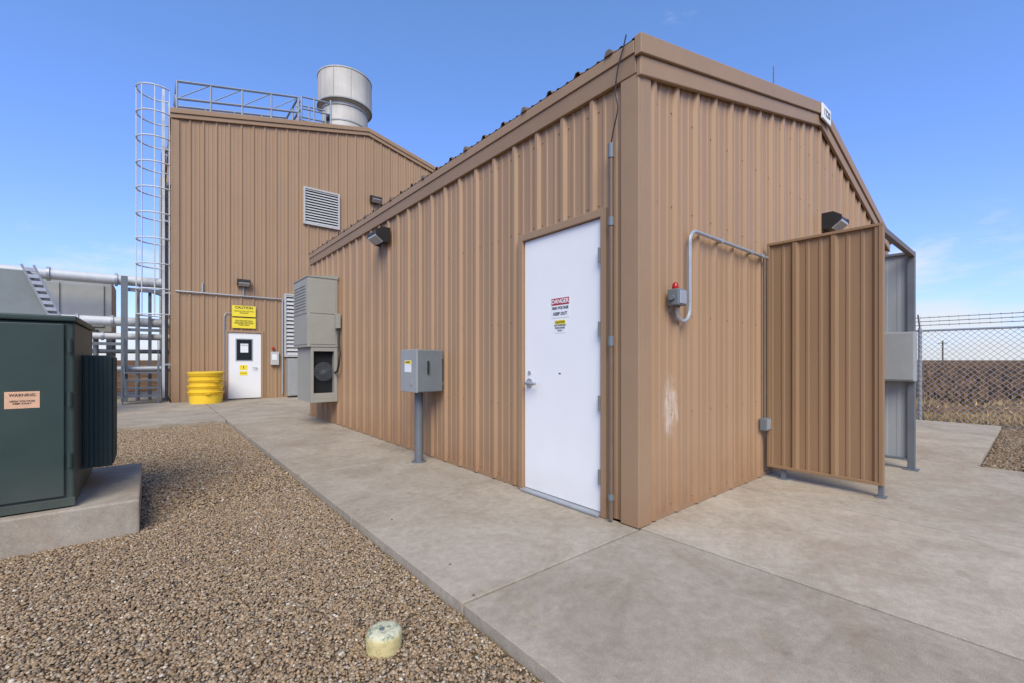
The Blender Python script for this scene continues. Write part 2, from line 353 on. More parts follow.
# door
fr=MB(); y0,y1=DS0,DS1
for a,b in((y0-.012,y0+.040),(y1-.045,y1+.012)): fr.box(-.047,.02,a,b,.003,DZ+.012)
fr.box(-.046,.02,y0+.040,y1-.045,DZ-.047,DZ+.012)
door=MB(); door.box(-.018,.018,DS0+.044,DS1-.049,.028,DZ-.051)
d=door.done('door',M_door,main,bevel=.003); d['label']='white steel personnel door with danger signs'
fr.done('door_frame',M_trim,d,bevel=.004)
mb=MB(); mb.box(-.075,.0,DS0+.046,DS1-.046,.004,.024); mb.done('threshold',M_galv,d,bevel=.005)
for z in (.24,.78,1.32,1.86):
    mb=MB(); mb.tube([(-.052,DS0+.045,z),(-.052,DS0+.045,z+.11)],.009,8); mb.box(-.05,-.019,DS0+.045,DS0+.058,z+.005,z+.105); mb.done('hinge',M_grey,d)
mb=MB(); yy=DS1-.115; mb.tube([(-.018,yy,.95),(-.028,yy,.95)],.040,20); mb.tube([(-.028,yy,.95),(-.07,yy,.95),(-.078,yy-.012,.95),(-.078,yy-.135,.948)],.013,10)
mb.tube([(-.018,yy,1.04),(-.03,yy,1.04)],.016,12)
mb.done('handle',M_galv,d,smooth=True)
def plate(face,c,w,h,t,mat,parent,name='warning_sign',bev=.0):
    x,y,z=c; mb=MB()
    if face=='-x': mb.box(x-t,x,y-w/2,y+w/2,z-h/2,z+h/2)
    else: mb.box(x-w/2,x+w/2,y-t,y,z-h/2,z+h/2)
    return mb.done(name,mat,parent,bevel=bev)
sc=.715
sg=plate('-x',(-.0185,sc,1.575),.205,.165,.0015,M_wsign,d)
plate('-x',(-.0202,sc,1.625),.197,.056,.001,M_red,sg,'sign_header')
text('DANGER',.050,(-.0222,sc,1.625),'-x',M_wsign,sg,bold=.001,sx=.95)
text('HIGH VOLTAGE',.030,(-.0212,sc,1.572),'-x',M_ink,sg,bold=.0008,sx=.85)
text('KEEP OUT',.034,(-.0212,sc,1.525),'-x',M_ink,sg,bold=.0008)
sg=plate('-x',(-.0185,sc,1.425),.125,.11,.0015,M_wsign,d)
plate('-x',(-.0202,sc,1.457),.118,.034,.001,M_ysign,sg,'sign_header')
text('CAUTION',.026,(-.0222,sc,1.457),'-x',M_ink,sg,bold=.0004,sx=.9)
text('AUTHORIZED\nPERSONNEL\nONLY',.021,(-.0212,sc,1.41),'-x',M_ink,sg)
mb=MB(); mb.box(-.0205,-.0185,.71,.73,1.035,1.045); mb.done('door_label',M_ink,d)

# ================================================================ lights etc
def wall_light(x,y,z,face,s=1.,lab='dark bronze wall pack light on tan metal siding',name='wall_light'):
    e=thing(name,(x,y,z),lab,'lamp','wall pack lights on the metal buildings')
    def T(a,b,c):
        return (x-b*s,y+a*s,z+c*s) if face=='-x' else (x+a*s,y-b*s,z+c*s)
    mb=MB()
    prof=[(.03,-.10),(.03,.12),(.16,.12),(.26,.05),(.26,.0),(.12,-.10)]
    vs=[T(-.19,b,c) for b,c in prof]+[T(.19,b,c) for b,c in prof]; n=len(prof)
    mb.add(vs,[tuple(range(n)),tuple(range(n,2*n))[::-1]]+[(i,(i+1)%n,n+(i+1)%n,n+i) for i in range(n)])
    mb.done('lamp_housing',M_dark,e,bevel=.01)
    mb=MB()
    prof=[(.135,-.095),(.268,-.004),(.262,-.03),(.15,-.12)]
    vs=[T(-.165,b,c) for b,c in prof]+[T(.165,b,c) for b,c in prof]; n=len(prof)
    mb.add(vs,[tuple(range(n)),tuple(range(n,2*n))[::-1]]+[(i,(i+1)%n,n+(i+1)%n,n+i) for i in range(n)])
    mb.done('lens',M_lens,e)
wall_light(-.012,4.1,2.86,'-x',.82)
wall_light(4.0,-.012,2.86,'-y',.82)
wall_light(-.47,13.17,3.4,'-y',.85)
wall_light(3.5,13.17,6.75,'-y',.95)

e=thing('electrical_conduit',(-.05,.15,0),'thin brown conduit with cable running up beside door','conduit')
CY=.172; CX=-.066
mb=MB(); mb.tube([(CX,CY,.02),(CX,CY,2.58)],.0165,10); mb.done('pipe',M_conduit_tan,e,smooth=True)
mb=MB(); mb.tube([(CX,CY,2.58),(CX,CY,2.68)],.022,10); mb.done('fitting',M_grey,e,smooth=True)
for za,zb in ((1.25,1.32),(2.1,2.16),(.16,.2)):
    mb=MB(); mb.tube([(CX,CY,za),(CX,CY,zb)],.022,10); mb.done('fitting',M_grey,e,smooth=True)
mb=MB()
P=[(CX,CY,2.68),(-.068,.145,2.78),(-.072,.11,2.9),(-.085,.12,3.02),(-.095,.09,3.16),(-.09,.05,3.28),(-.085,.03,3.36)]
pts=[]
for i in range(len(P)-1):
    for k in range(4):
        t=k/4; p0=Vector(P[max(i-1,0)]);p1=Vector(P[i]);p2=Vector(P[i+1]);p3=Vector(P[min(i+2,len(P)-1)])
        pts.append(.5*((2*p1)+(p2-p0)*t+(2*p0-5*p1+4*p2-p3)*t*t+(3*p1-p0-3*p2+p3)*t**3))
pts.append(Vector(P[-1]))
mb.tube(pts,.005,6); mb.done('cable',M_dark,e,smooth=True)

e=thing('warning_beacon',(.385,-.04,1.55),'red beacon light on grey junction box','beacon')
mb=MB(); mb.box(.325,.44,-.12,-.032,1.545,1.665); mb.done('junction_box',M_grey,e,bevel=.008)
mb=MB(); mb.tube([(.322,-.075,1.60),(.30,-.075,1.60)],.02,10); mb.done('conduit_hub',M_grey,e)
mb=MB(); mb.box(.337,.428,-.126,-.1205,1.557,1.653); mb.done('cover_plate',M_galv,e,bevel=.003)
mb=MB(); mb.lathe((.36,-.075,1.665),[(.022,0),(.025,.008),(.022,.022),(.02,.036),(.014,.046),(.004,.05)],16); mb.done('beacon_lens',M_redlens,e,smooth=True)
e=thing('electrical_conduit',(.6,-.04,1.5),'bent galvanised conduit crossing the gable wall','conduit')
mb=MB()
def arc(c,r,a0,a1,n,y=0):
    return [(c[0]+r*math.cos(math.radians(a0+(a1-a0)*i/n)),y,c[1]+r*math.sin(math.radians(a0+(a1-a0)*i/n))) for i in range(n+1)]
yv=-.055
path=[(.40,yv-.02,1.54),(.41,yv,1.51)]+arc((.50,1.54),.10,200,350,8,y=yv)[1:]+[(.602,yv,1.6),(.602,yv,2.05)]+arc((.70,2.05),.098,180,90,6,y=yv)+[(2.2,yv,2.148)]
mb.tube(path,.0145,8); mb.done('pipe',M_galv,e,smooth=True)
for x in (1.1,1.7,1.95):
    mb=MB(); mb.box(x,x+.02,-.074,-.03,2.130,2.167); mb.done('pipe_clamp',M_galv,e)
e=thing('outlet_box',(2.0,-.04,.5),'small grey weatherproof outlet box low on gable wall','outlet box')
mb=MB(); mb.box(1.96,2.07,-.095,-.032,.47,.59); mb.done('box_body',M_grey,e,bevel=.006)
mb=MB(); mb.box(1.972,2.058,-.101,-.0955,.482,.578); mb.done('box_cover',M_galv,e,bevel=.003)
mb=MB(); mb.tube([(2.005,-.06,.59),(2.005,-.06,2.13)],.014,8); mb.done('pipe',M_conduit_tan,e,smooth=True)
mb=MB(); mb.tube([(3.1,.25,4.08),(3.1,.25,4.62)],.007,6); mb.lathe((3.1,.25,4.05),[(.05,0),(.05,.04),(.01,.07)],8); mb.done('lightning_rod',M_rail,None,label='thin lightning rod standing on the tan metal roof',cat='lightning rod')

# ================================================================ screen enclosure
e=thing('privacy_screen',(2.8,-.5,0),'tan corrugated metal privacy screen on steel posts beside gable wall','screen')
mb=MB(); ribwall(mb,'y',2.115,-1,-.905,-.075,.13,lambda u:2.265,.02,hm=.022); mb.done('screen_panel',M_screen,e)
mb=MB()
mb.box(2.085,2.155,-.935,-.05,2.265,2.29); mb.box(2.085,2.155,-.935,-.05,.105,.130)
mb.box(2.085,2.15,-.935,-.906,.13,2.265); mb.box(2.085,2.15,-.074,-.05,.13,2.265)
mb.done('screen_frame',M_screen,e,bevel=.003)
mb=MB(); mb.box(2.12,2.16,-.932,-.895,-.0,2.26); mb.box(2.1,2.18,-.95,-.88,.0,.012); mb.done('post',M_rail,e,bevel=.003)
mb=MB(); mb.box(2.12,2.16,-.2,-.16,-.0,2.26); mb.box(2.1,2.18,-.22,-.14,.0,.012);mb.done('post',M_rail,e,bevel=.003)
mb=MB(); mb.box(3.54,3.60,-.93,-.87,0,2.28); mb.box(3.51,3.63,-.96,-.84,0,.012); mb.done('post',M_rail,e,bevel=.003)
mb=MB(); mb.box(2.157,3.54,-.93,-.885,2.225,2.275); mb.done('top_beam',M_conduit_tan,e,bevel=.003)
mb=MB(); ribwall(mb,'y',3.575,-1,-.87,-.05,.12,lambda u:2.26,.02,hm=.008); mb.done('screen_panel',M_galvp,e)
for za in (2.262,.095):
    mb=MB(); mb.box(3.54,3.60,-.869,-.05,za,za+.023); mb.done('screen_frame',M_rail,e)
e=thing('electrical_box',(3.5,-.75,1.1),'grey electrical enclosure fixed to galvanised screen panel','electrical box')
mb=MB(); mb.box(3.40,3.535,-.95,-.62,.93,1.44); mb.done('box_body',M_lgrey,e,bevel=.008)
mb=MB(); mb.box(3.392,3.3995,-.94,-.63,.945,1.425); mb.done('box_cover',M_lgrey,e,bevel=.004)

# ================================================================ disconnect box on post
e=thing('electrical_disconnect',(-.2,2.7,0),'grey electrical disconnect box on a steel post','electrical box')
mb=MB(); mb.box(-.36,-.055,2.50,2.885,.80,1.26); mb.done('box_body',M_grey,e,bevel=.01)
mb=MB(); mb.box(-.378,-.361,2.495,2.89,.795,1.265); mb.done('box_cover',M_lgrey,e,bevel=.006)
mb=MB(); mb.box(-.25,-.235,2.475,2.4995,1.0,1.14); mb.done('switch_handle',M_dark,e,bevel=.003)
lb=plate('-x',(-.3785,2.70,1.08),.16,.13,.0015,M_wsign,e,'warning_label'); plate('-x',(-.3805,2.70,1.125),.155,.035,.001,M_ysign,lb,'label_header')
text('WARNING',.025,(-.3825,2.70,1.125),'-x',M_ink,lb,sx=.9)
mb=MB(); mb.box(-.39,-.379,2.6,2.62,.88,.93); mb.done('latch',M_galv,e)
mb=MB(); mb.tube([(-.235,2.72,-.0),(-.235,2.72,.80)],.048,16); mb.lathe((-.235,2.72,0),[(.085,0),(.085,.008),(.05,.012)],16); mb.done('post',M_rail,e,smooth=True)
for za in (.86,1.16):
    mb=MB(); mb.box(-.06,0,2.55,2.62,za,za+.04); mb.done('bracket',M_galv,e)

# ================================================================ wall-hung AC
e=thing('air_conditioner',(-.27,6.58,.4),'tall beige wall mounted air conditioner on tan siding','air conditioner')
X0=-.53
mb=MB(); mb.box(X0,-.033,6.12,7.05,1.37,2.56); mb.done('upper_cabinet',M_beige,e,bevel=.008)
mb=MB(); mb.hexa([(X0-.01,6.11,2.562),(-.03,6.11,2.562),(-.03,7.06,2.562),(X0-.01,7.06,2.562),(X0-.01,6.11,2.575),(-.03,6.11,2.63),(-.03,7.06,2.63),(X0-.01,7.06,2.575)]); mb.done('top_cap',M_beige,e)
for b in ((X0-.008,X0-.001,6.16,7.01,1.42,1.9),(X0-.008,X0-.001,6.16,7.01,1.95,2.52),(X0+.04,-.07,6.112,6.119,1.95,2.52),(X0+.04,-.07,6.112,6.119,1.42,1.92)):
    mb=MB(); mb.box(*b); mb.done('access_panel',M_beige,e,bevel=.003)
mb=MB()
mb.box(-.47,-.033,6.60,7.02,.42,1.368); mb.box(-.47,-.43,6.13,6.5995,.42,1.368); mb.box(-.09,-.033,6.13,6.5995,.42,1.368)
mb.box(-.4295,-.0905,6.13,6.598,1.30,1.368); mb.box(-.4295,-.0905,6.13,6.598,.42,.48); mb.box(-.4295,-.0905,6.13,6.16,.481,.58); mb.done('lower_cabinet',M_beige,e,bevel=.004)
mb=MB(); mb.box(-.429,-.091,6.24,6.597,.585,1.298); mb.done('coil',M_black,e)
mb=MB()
for r in (.04,.07,.10,.13,.155):
    mb.tube([(-.26+r*math.cos(q*math.pi/12),6.15,.95+r*math.sin(q*math.pi/12)) for q in range(25)],.004,5)
for q in range(8):
    a=q*math.pi/8; mb.tube([(-.26-.158*math.cos(a),6.155,.95-.158*math.sin(a)),(-.26+.158*math.cos(a),6.155,.95+.158*math.sin(a))],.003,5)
mb.done('fan_guard',M_rail,e)
mb=MB(); mb.lathe((0,0,0),[(.045,0),(.045,.03)],14); mb.v=[(-.26+p[0],6.20+p[2],.95+p[1]) for p in mb.v]
for q in range(5):
    a=q*math.pi*2/5+.4; ca,sa=math.cos(a),math.sin(a)
    mb.add([(-.26+.04*ca,6.215,.95+.04*sa),(-.26+.14*ca-.05*sa,6.225,.95+.14*sa+.05*ca),(-.26+.14*ca+.05*sa,6.20,.95+.14*sa-.05*ca)],[(0,1,2)])
mb.done('fan',M_dark,e)
for i in range(9):
    mb=MB(); mb.box(X0-.018,X0-.009,6.22,6.95,2.02+i*.05,2.045+i*.05); mb.done('louvre',M_beige,e)
e=thing('flexible_conduit',(-.04,6.0,1),'black flexible conduit whip beside air conditioner','conduit')
mb=MB(); mb.tube([(-.05,6.02,1.7),(-.06,6.0,1.45),(-.05,5.96,1.25),(-.08,5.94,1.05),(-.08,6.0,.95),(-.08,6.12,.93)],.018,8); mb.done('cable',M_dark,e,smooth=True)
mb=MB(); mb.box(-.10,-.032,5.97,6.08,1.7,1.95); mb.done('switch_box',M_beige,e,bevel=.005)

# ================================================================ TALL BUILDING
TY=13.2; TX0=-2.10; TXM=3.28; TX1=8.66; TE=7.90; TR=9.17; TL=15.
tall=thing('metal_building',(TXM,TY+TL/2,0),'tall tan metal building with rooftop railing and exhaust stack','building')
tsl=(TR-TE)/(TXM-TX0); zt2=lambda u: TE-.02+tsl*((u-TX0) if u<TXM else (TX1-u))
A,B,DT=-.90,.05,2.0
mb=MB(); ribwall(mb,'x',TY,-1,TX0,A,0,zt2,.1); ribwall(mb,'x',TY,-1,A,B,DT,zt2,.1); ribwall(mb,'x',TY,-1,B,TX1,0,zt2,.1,extra=(TXM,)); mb.done('gable_wall',M_wall2,tall)
mb=MB(); ribwall(mb,'y',TX0,-1,TY,TY+TL,0,lambda u:TE-.02); ribwall(mb,'y',TX1,1,TY,TY+TL,0,lambda u:TE-.02); ribwall(mb,'x',TY+TL,1,TX0,TX1,0,zt2,extra=(TXM,)); mb.done('side_wall',M_wall2,tall)
mb=MB(); roofskin(mb,TX0-.06,TXM,TX1+.06,TE,TR+.02,TY-.04,TY+TL+.06,0); mb.done('roof',M_roof,tall)
mb=MB(); g2=[(TX0-.06,TE-.014),(TXM,TR),(TX1+.06,TE-.014)]
rake(mb,g2,-.10,.04,TY-.10,TY-.02); mb.done('rake_trim',M_trim,tall,bevel=.01)
mb=MB(); rake(mb,[(TX0-.045,TE-.012),(TXM,TR),(TX1+.045,TE-.012)],-.22,-.102,TY-.07,TY-.01); mb.done('rake_trim',M_trim,tall,bevel=.01)
mb=MB(); mb.box(TX0-.06,TX0-.02,TY-.01,TY+TL,TE-.2,TE-.006); mb.done('eave_trim',M_trim,tall)
mb=MB(); mb.box(TX0-.037,TX0,TY-.037,TY+.12,0,TE-.205); mb.box(TX0+.0005,TX0+.14,TY-.037,TY,0,TE-.24); mb.done('corner_trim',M_trim,tall,bevel=.006)
d=MB(); d.box(A+.055,B-.055,TY-.012,TY+.03,.025,DT-.055)
d=d.done('door',M_door,tall,bevel=.004); d['label']='white door with window and posted signs'
mb=MB(); mb.box(A-.01,A+.05,TY-.045,TY+.03,0,DT+.01); mb.box(B-.05,B+.01,TY-.045,TY+.03,0,DT+.01); mb.box(A+.05,B-.05,TY-.044,TY+.03,DT-.05,DT+.01); mb.done('door_frame',M_wall2,d,bevel=.004)
mb=MB(); mb.box(-.66,-.22,TY-.02,TY-.0125,1.12,1.78); mb.done('window_frame',M_galv,d)
mb=MB(); mb.box(-.63,-.25,TY-.025,TY-.0205,1.15,1.75); mb.done('window',M_glass,d)
mb=MB(); mb.tube([(-.13,TY-.02,.92),(-.13,TY-.07,.92),(-.24,TY-.07,.92)],.013,8); mb.done('handle',M_galv,d)
s1=plate('-y',(-.44,TY-.0255,1.5),.2,.26,.002,M_wsign,d,'notice_paper'); text('NOTICE',.05,(-.44,TY-.029,1.58),'-y',M_ink,s1)
s1=plate('-y',(-.46,TY-.0125,.93),.2,.14,.002,M_ysign,d,'warning_sign'); text('!',.11,(-.46,TY-.0155,.93),'-y',M_ink,s1,bold=.004)
s1=plate('-y',(-.46,TY-.0125,.76),.2,.12,.002,M_ysign,d,'warning_sign'); text('DANGER',.04,(-.46,TY-.0155,.76),'-y',M_ink,s1)
s1=MB(); s1.box(-.75,-.15,TY-.055,TY-.045,2.42,2.74); s1=s1.done('warning_sign',M_ysign,None,label='yellow caution sign mounted above white door',cat='sign',bevel=.003)
text('CAUTION',.10,(-.45,TY-.0575,2.68),'-y',M_ink,s1,bold=.002); text('HEARING PROTECTION\nREQUIRED',.052,(-.45,TY-.0575,2.55),'-y',M_ink,s1,sx=.9)
s1=MB(); s1.box(-.75,-.15,TY-.055,TY-.045,2.08,2.38); s1=s1.done('warning_sign',M_ysign,None,label='yellow eye protection sign below another sign',cat='sign',bevel=.003)
text('EYE PROTECTION\nREQUIRED BEYOND\nTHIS POINT',.06,(-.45,TY-.0575,2.23),'-y',M_ink,s1,sx=.9,bold=.001)
def louver(x0,x1,z0,z1,step,mat):
    mb=MB(); y=TY
    mb.box(x0,x1,y-.09,y-.0,z1-.05,z1); mb.box(x0,x1,y-.09,y,z0,z0+.05); mb.box(x0,x0+.05,y-.09,y,z0+.05,z1-.05); mb.box(x1-.05,x1,y-.09,y,z0+.05,z1-.05)
    z=z0+.06
    while z<z1-.08:
        mb.hexa([(x0+.05,y-.085,z),(x1-.05,y-.085,z),(x1-.05,y-.08,z-.004),(x0+.05,y-.08,z-.004),(x0+.05,y-.035,z+step*.75),(x1-.05,y-.035,z+step*.75),(x1-.05,y-.03,z+step*.7),(x0+.05,y-.03,z+step*.7)]); z+=step
    o=mb.done('wall_louvre',mat,tall)
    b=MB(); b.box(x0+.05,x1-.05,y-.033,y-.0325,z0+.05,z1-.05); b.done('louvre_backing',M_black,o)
louver(1.17,2.29,5.48,6.66,.085,M_white_louvre)
louver(.62,1.6,1.25,3.2,.12,M_white_louvre)
e=thing('electrical_conduit',(-.5,TY,3.0),'conduit running across tall tan facade above door','conduit')
mb=MB(); mb.tube([(TX0+.05,TY-.05,3.02),(.55,TY-.05,3.02),(.57,TY-.05,3.0),(.57,TY-.05,.1)],.022,8); mb.done('pipe',M_galv,e)
mb=MB(); mb.tube([(-1.45,TY-.05,3.04),(-1.45,TY-.05,3.3)],.02,8); mb.done('pipe',M_galv,e)
mb=MB(); mb.tube([(-.47,TY-.05,3.04),(-.47,TY-.05,3.35)],.018,6); mb.done('pipe',M_galv,e)
mb=MB(); mb.tube([(-.94,TY-.04,.2),(-.94,TY-.04,2.4),(-.9,TY-.04,2.5),(-.76,TY-.04,2.5)],.012,6); mb.done('pipe',M_galv,e)
e=thing('control_panel',(.34,TY,1),'pale wall control box with small red switch','control panel')
mb=MB(); mb.box(.24,.46,TY-.13,TY-.032,1.0,1.40); mb.done('box_body',M_white_louvre,e,bevel=.01)
mb=MB(); mb.box(.28,.35,TY-.10,TY-.032,1.47,1.54); mb.done('red_switch',M_red,e,bevel=.01)
mb=MB(); mb.box(.27,.4,TY-.136,TY-.131,1.15,1.33); mb.done('box_label',M_wsign,e)
e=thing('electrical_cabinet',(.8,TY,0),'grey electrical cabinet standing against tall facade','cabinet')
mb=MB(); mb.box(.66,1.2,TY-.35,TY-.10,.05,1.2); mb.done('cabinet_body',M_lgrey,e,bevel=.01)
mb=MB(); mb.box(.68,1.18,TY-.36,TY-.351,.08,1.17); mb.done('cabinet_door',M_lgrey,e,bevel=.004)
for i,(s_,z1,r,m) in enumerate(((13.9,6.1,.11,M_rail),(15.5,7.7,.09,M_conduit_tan),(18.,7.7,.1,M_lgrey))):
    mb=MB(); mb.tube([(TX0-.16,s_,.0),(TX0-.16,s_,z1-.2),(TX0-.12,s_,z1-.05),(TX0-.03,s_,z1)],r*.7,10); mb.done('downpipe',m,tall,smooth=True)

# ladder with cage
e=thing('caged_ladder',(-2.45,14.0,0),'tall galvanised access ladder with safety cage on building side','ladder')
ly=14.0; LT=8.62
for yy in (ly-.22,ly+.22):
    mb=MB(); mb.box(-2.32,-2.26,yy-.014,yy+.014,.1,LT+.05); mb.done('ladder_rail',M_cage,e)
z=.35
while z<LT:
    mb=MB(); mb.tube([(-2.29,ly-.205,z),(-2.29,ly+.205,z)],.014,6); mb.done('rung',M_cage,e); z+=.305
def hoop(q):
    ang=math.radians(55+250*q); return (-2.42+.45*math.cos(ang),ly+.45*math.sin(ang))
z=2.4
for i in range(10):
    mb=MB(); mb.tube([(*hoop(k/16),z) for k in range(17)],.021,6); mb.done('cage_hoop',M_cage,e); z+=(LT-2.4)/9
for q in (0,.17,.33,.5,.67,.83,1):
    mb=MB(); mb.tube([(*hoop(q),2.4),(*hoop(q),LT)],.013,5); mb.done('cage_strap',M_cage,e)
for z in (1,3,5,7):
    for yy in (ly-.22,ly+.22):
        mb=MB(); mb.box(-2.26,TX0-.03,yy-.01,yy+.01,z,z+.05); mb.done('bracket',M_galv,e)

# roof railing
e=thing('roof_railing',(-.5,14,8),'steel guard railing along sloping roof edge','railing')
def rz(x): return TE+tsl*(x-TX0)
for yy in (TY+.35,TY+1.9):
    mb=MB(); xs=[-2.0+i*.78 for i in range(5)]
    for h in (.98,.50): mb.tube([(-2.0,yy,rz(-2.0)+h),(1.12,yy,rz(1.12)+h)],.034,6)
    for x in xs: mb.tube([(x,yy,rz(x)-.0),(x,yy,rz(x)+.98)],.030,6)
    for x in xs[:-1]: mb.tube([(x,yy,rz(x)+.50),(x+.78,yy,rz(x+.78)+.98)],.016,5)
    mb.done('guard_rail',M_rrail,e)
for x in (-2.0,1.12):
    mb=MB()
    for h in (.98,.50): mb.tube([(x,TY+.35,rz(x)+h),(x,TY+1.9,rz(x)+h)],.032,6)
    mb.tube([(x,TY+1.1,rz(x)),(x,TY+1.1,rz(x)+.98)],.03,6)
    mb.done('end_rail',M_rrail,e)
e=thing('roof_access_rail',(1.6,15,8.9),'short access ladder and rail beside exhaust stack','railing')
mb=MB()
for x in (1.35,1.75,2.3):
    mb.tube([(x,TY+.9,rz(x)),(x,TY+.9,rz(x)+1.3)],.03,6); mb.tube([(x,TY+1.5,rz(x)),(x,TY+1.5,rz(x)+1.3)],.03,6)
for h in (.5,.9,1.3):
    for yy in (TY+.9,TY+1.5): mb.tube([(1.35,yy,rz(1.35)+h),(2.3,yy,rz(2.3)+h-.1)],.026,6)
for h in (.3,.6,.9,1.2): mb.tube([(1.35,TY+.9,rz(1.35)+h),(1.35,TY+1.5,rz(1.35)+h)],.02,6)
mb.done('guard_rail',M_rrail,e)

# exhaust stack
cx,cy=3.44,16.0
e=thing('exhaust_stack',(cx,cy,9.2),'wide weathered cream cylindrical exhaust stack on the roof ridge','stack')
mb=MB(); mb.lathe((cx,cy,0),[(.86,9.0),(.86,11.02)],48); mb.done('lower_drum',M_cream,e,smooth=True)
mb=MB(); mb.lathe((cx,cy,0),[(.86,11.02),(.92,11.06),(1.01,11.10)],48); mb.done('drum_transition',M_cream,e,smooth=True)
mb=MB(); mb.lathe((cx,cy,0),[(1.01,11.10),(1.01,12.24),(1.03,12.24),(1.03,12.28),(.97,12.28),(.97,11.9)],48); mb.done('upper_drum',M_cream,e,smooth=True)
for z,r in ((10.90,.89),(10.3,.88),(11.08,1.035)):
    mb=MB(); mb.lathe((cx,cy,z),[(r-.04,0),(r,0),(r,.05),(r-.04,.05)],48); mb.done('band',M_lgrey,e)
for q in range(10):
    a=q*math.pi/5+.2; mb=MB(); mb.tube([(cx+1.012*math.cos(a),cy+1.012*math.sin(a),11.14),(cx+1.012*math.cos(a),cy+1.012*math.sin(a),12.24)],.010,5); mb.done('seam',M_lgrey,e)
for z in (9.95,10.3):
    mb=MB(); mb.lathe((cx-.80,cy-.45,z),[(.10,0),(.12,.05),(.12,.15),(.08,.2)],10); mb.done('motor',M_dark,e)
# tubs
proto=None; tx,ty=-1.42,12.5
for k in range(4):
    z=k*.16
    if proto is None:
        e=thing('yellow_tub',(tx,ty,z),'yellow plastic tub nested in a stack beside facade','tub','stacked yellow tubs')
        mb=MB(); mb.lathe((tx,ty,z),[(.35,0),(.365,.0),(.378,.24),(.40,.25),(.405,.265),(.385,.275),(.388,.285),(.412,.29),(.415,.31),(.39,.315),(.37,.30),(.35,.04)],32); b=mb.done('tub_body',M_yellow,e,smooth=True)
        mb=MB(); mb.box(tx-.05,tx+.05,ty-.435,ty-.40,z+.25,z+.275); h=mb.done('handle',M_yellow,e,bevel=.005)
        proto=(e,[b,h])
    else:
        e=proto[0].copy(); COL.objects.link(e); e.location=(tx+random.uniform(-.02,.02),ty,z); e.rotation_euler=(0,0,random.uniform(0,6))
        for c in proto[1]:
            c2=c.copy(); COL.objects.link(c2); c2.parent=e
mb=MB(); mb.lathe((tx,ty,.795),[(.42,0),(.42,.03),(.33,.045),(.02,.05)],32); mb.done('tub_lid',M_yellow,None,smooth=True,label='round yellow lid on top of tub stack',cat='lid')

# ================================================================ transformer
mb=MB(); mb.box(-5.2,-2.635,2.235,3.65,-.15,.18); pad=mb.done('concrete_pad',M_conc,None,bevel=.012,label='raised concrete pad carrying green transformer',cat='concrete pad')
a=pad.data.attributes.new('tint','FLOAT','FACE'); a.data.foreach_set('value',[.85]*len(pad.data.polygons))
e=thing('transformer',(-3.8,2.8,.18),'dark green pad mounted transformer with cooling fins on concrete','transformer')
mb=MB(); mb.box(-4.8,-2.965,2.31,3.5,.185,1.40); mb.done('cabinet',M_green,e,bevel=.012)
mb=MB(); mb.box(-4.82,-2.95,2.285,3.52,1.402,1.44); mb.done('lid',M_green,e,bevel=.01)
for xa,xb in ((-3.86,-3.01),(-4.76,-3.88)):
    mb=MB(); mb.box(xa,xb,2.292,2.309,.26,1.385); mb.done('door',M_green,e,bevel=.006)
mb=MB(); mb.box(-4.8,-2.96,2.300,2.309,.19,.245); mb.done('sill',M_green,e,bevel=.003)
for z in (.45,.85,1.2):
    mb=MB(); mb.tube([(-2.985,2.29,z),(-2.985,2.29,z+.09)],.012,8); mb.done('hinge',M_green,e)
mb=MB()
mb.box(-2.963,-2.803,2.745,3.22,.345,1.185)
for i in range(6):
    x=-2.952+i*.026; mb.box(x,x+.014,2.737,2.7445,.36,1.17)
for i in range(9):
    y=2.77+i*.048; mb.box(-2.8025,-2.792,y,y+.016,.36,1.17)
mb.done('cooling_fins',M_green,e,bevel=.002)
lb=plate('-y',(-3.195,2.2915,.90),.15,.105,.0015,M_orange,e,'warning_label'); text('WARNING',.026,(-3.195,2.2885,.93),'-y',M_ink,lb,sx=.9); text('HIGH VOLTAGE\nKEEP AWAY',.015,(-3.195,2.2885,.885),'-y',M_ink,lb)

# ================================================================ process unit & pipes
e=thing('air_handling_unit',(-4.6,16,0),'grey sheet metal air handling unit raised on steel legs','air handler')
mb=MB(); mb.box(-6.6,-3.43,15.5,17.6,1.95,3.45); mb.done('cabinet',M_lgrey,e,bevel=.02)
for xa,xb in ((-5.2,-4.5),(-4.4,-3.6)):
    mb=MB(); mb.box(xa,xb,15.46,15.497,2.1,3.3); mb.done('access_panel',M_lgrey,e,bevel=.01)
for i,(x,y) in enumerate(((-6.4,15.6),(-3.5,15.6),(-6.4,17.5),(-3.5,17.5))):
    mb=MB(); mb.box(x-.06,x+.06,y-.06,y+.06,0,1.95); mb.done('leg',M_rail,e)
mb=MB(); mb.box(-4.95,-4.82,15.36,15.455,2.5,2.85); mb.done('lamp_housing',M_dark,e)
e=thing('sheet_metal_hood',(-4.7,12,0),'grey slanted sheet metal hood with slotted channel','duct')
mb=MB(); mb.add([(-5.4,10.5,1.2),(-5.4,11.7,1.2),(-5.4,10.5,2.85),(-5.4,11.7,2.85),(-3.75,10.5,1.2),(-3.75,11.7,1.2),(-4.35,10.5,2.85),(-4.35,11.7,2.85)],[(0,1,3,2),(4,6,7,5),(2,3,7,6),(0,2,6,4),(1,5,7,3),(0,4,5,1)]); mb.done('hood_body',M_hood,e,bevel=.01)
mb=MB()
P0=Vector((-3.72,10.4,1.25)); P1=Vector((-4.36,10.4,2.95)); dr=(P1-P0); n=14
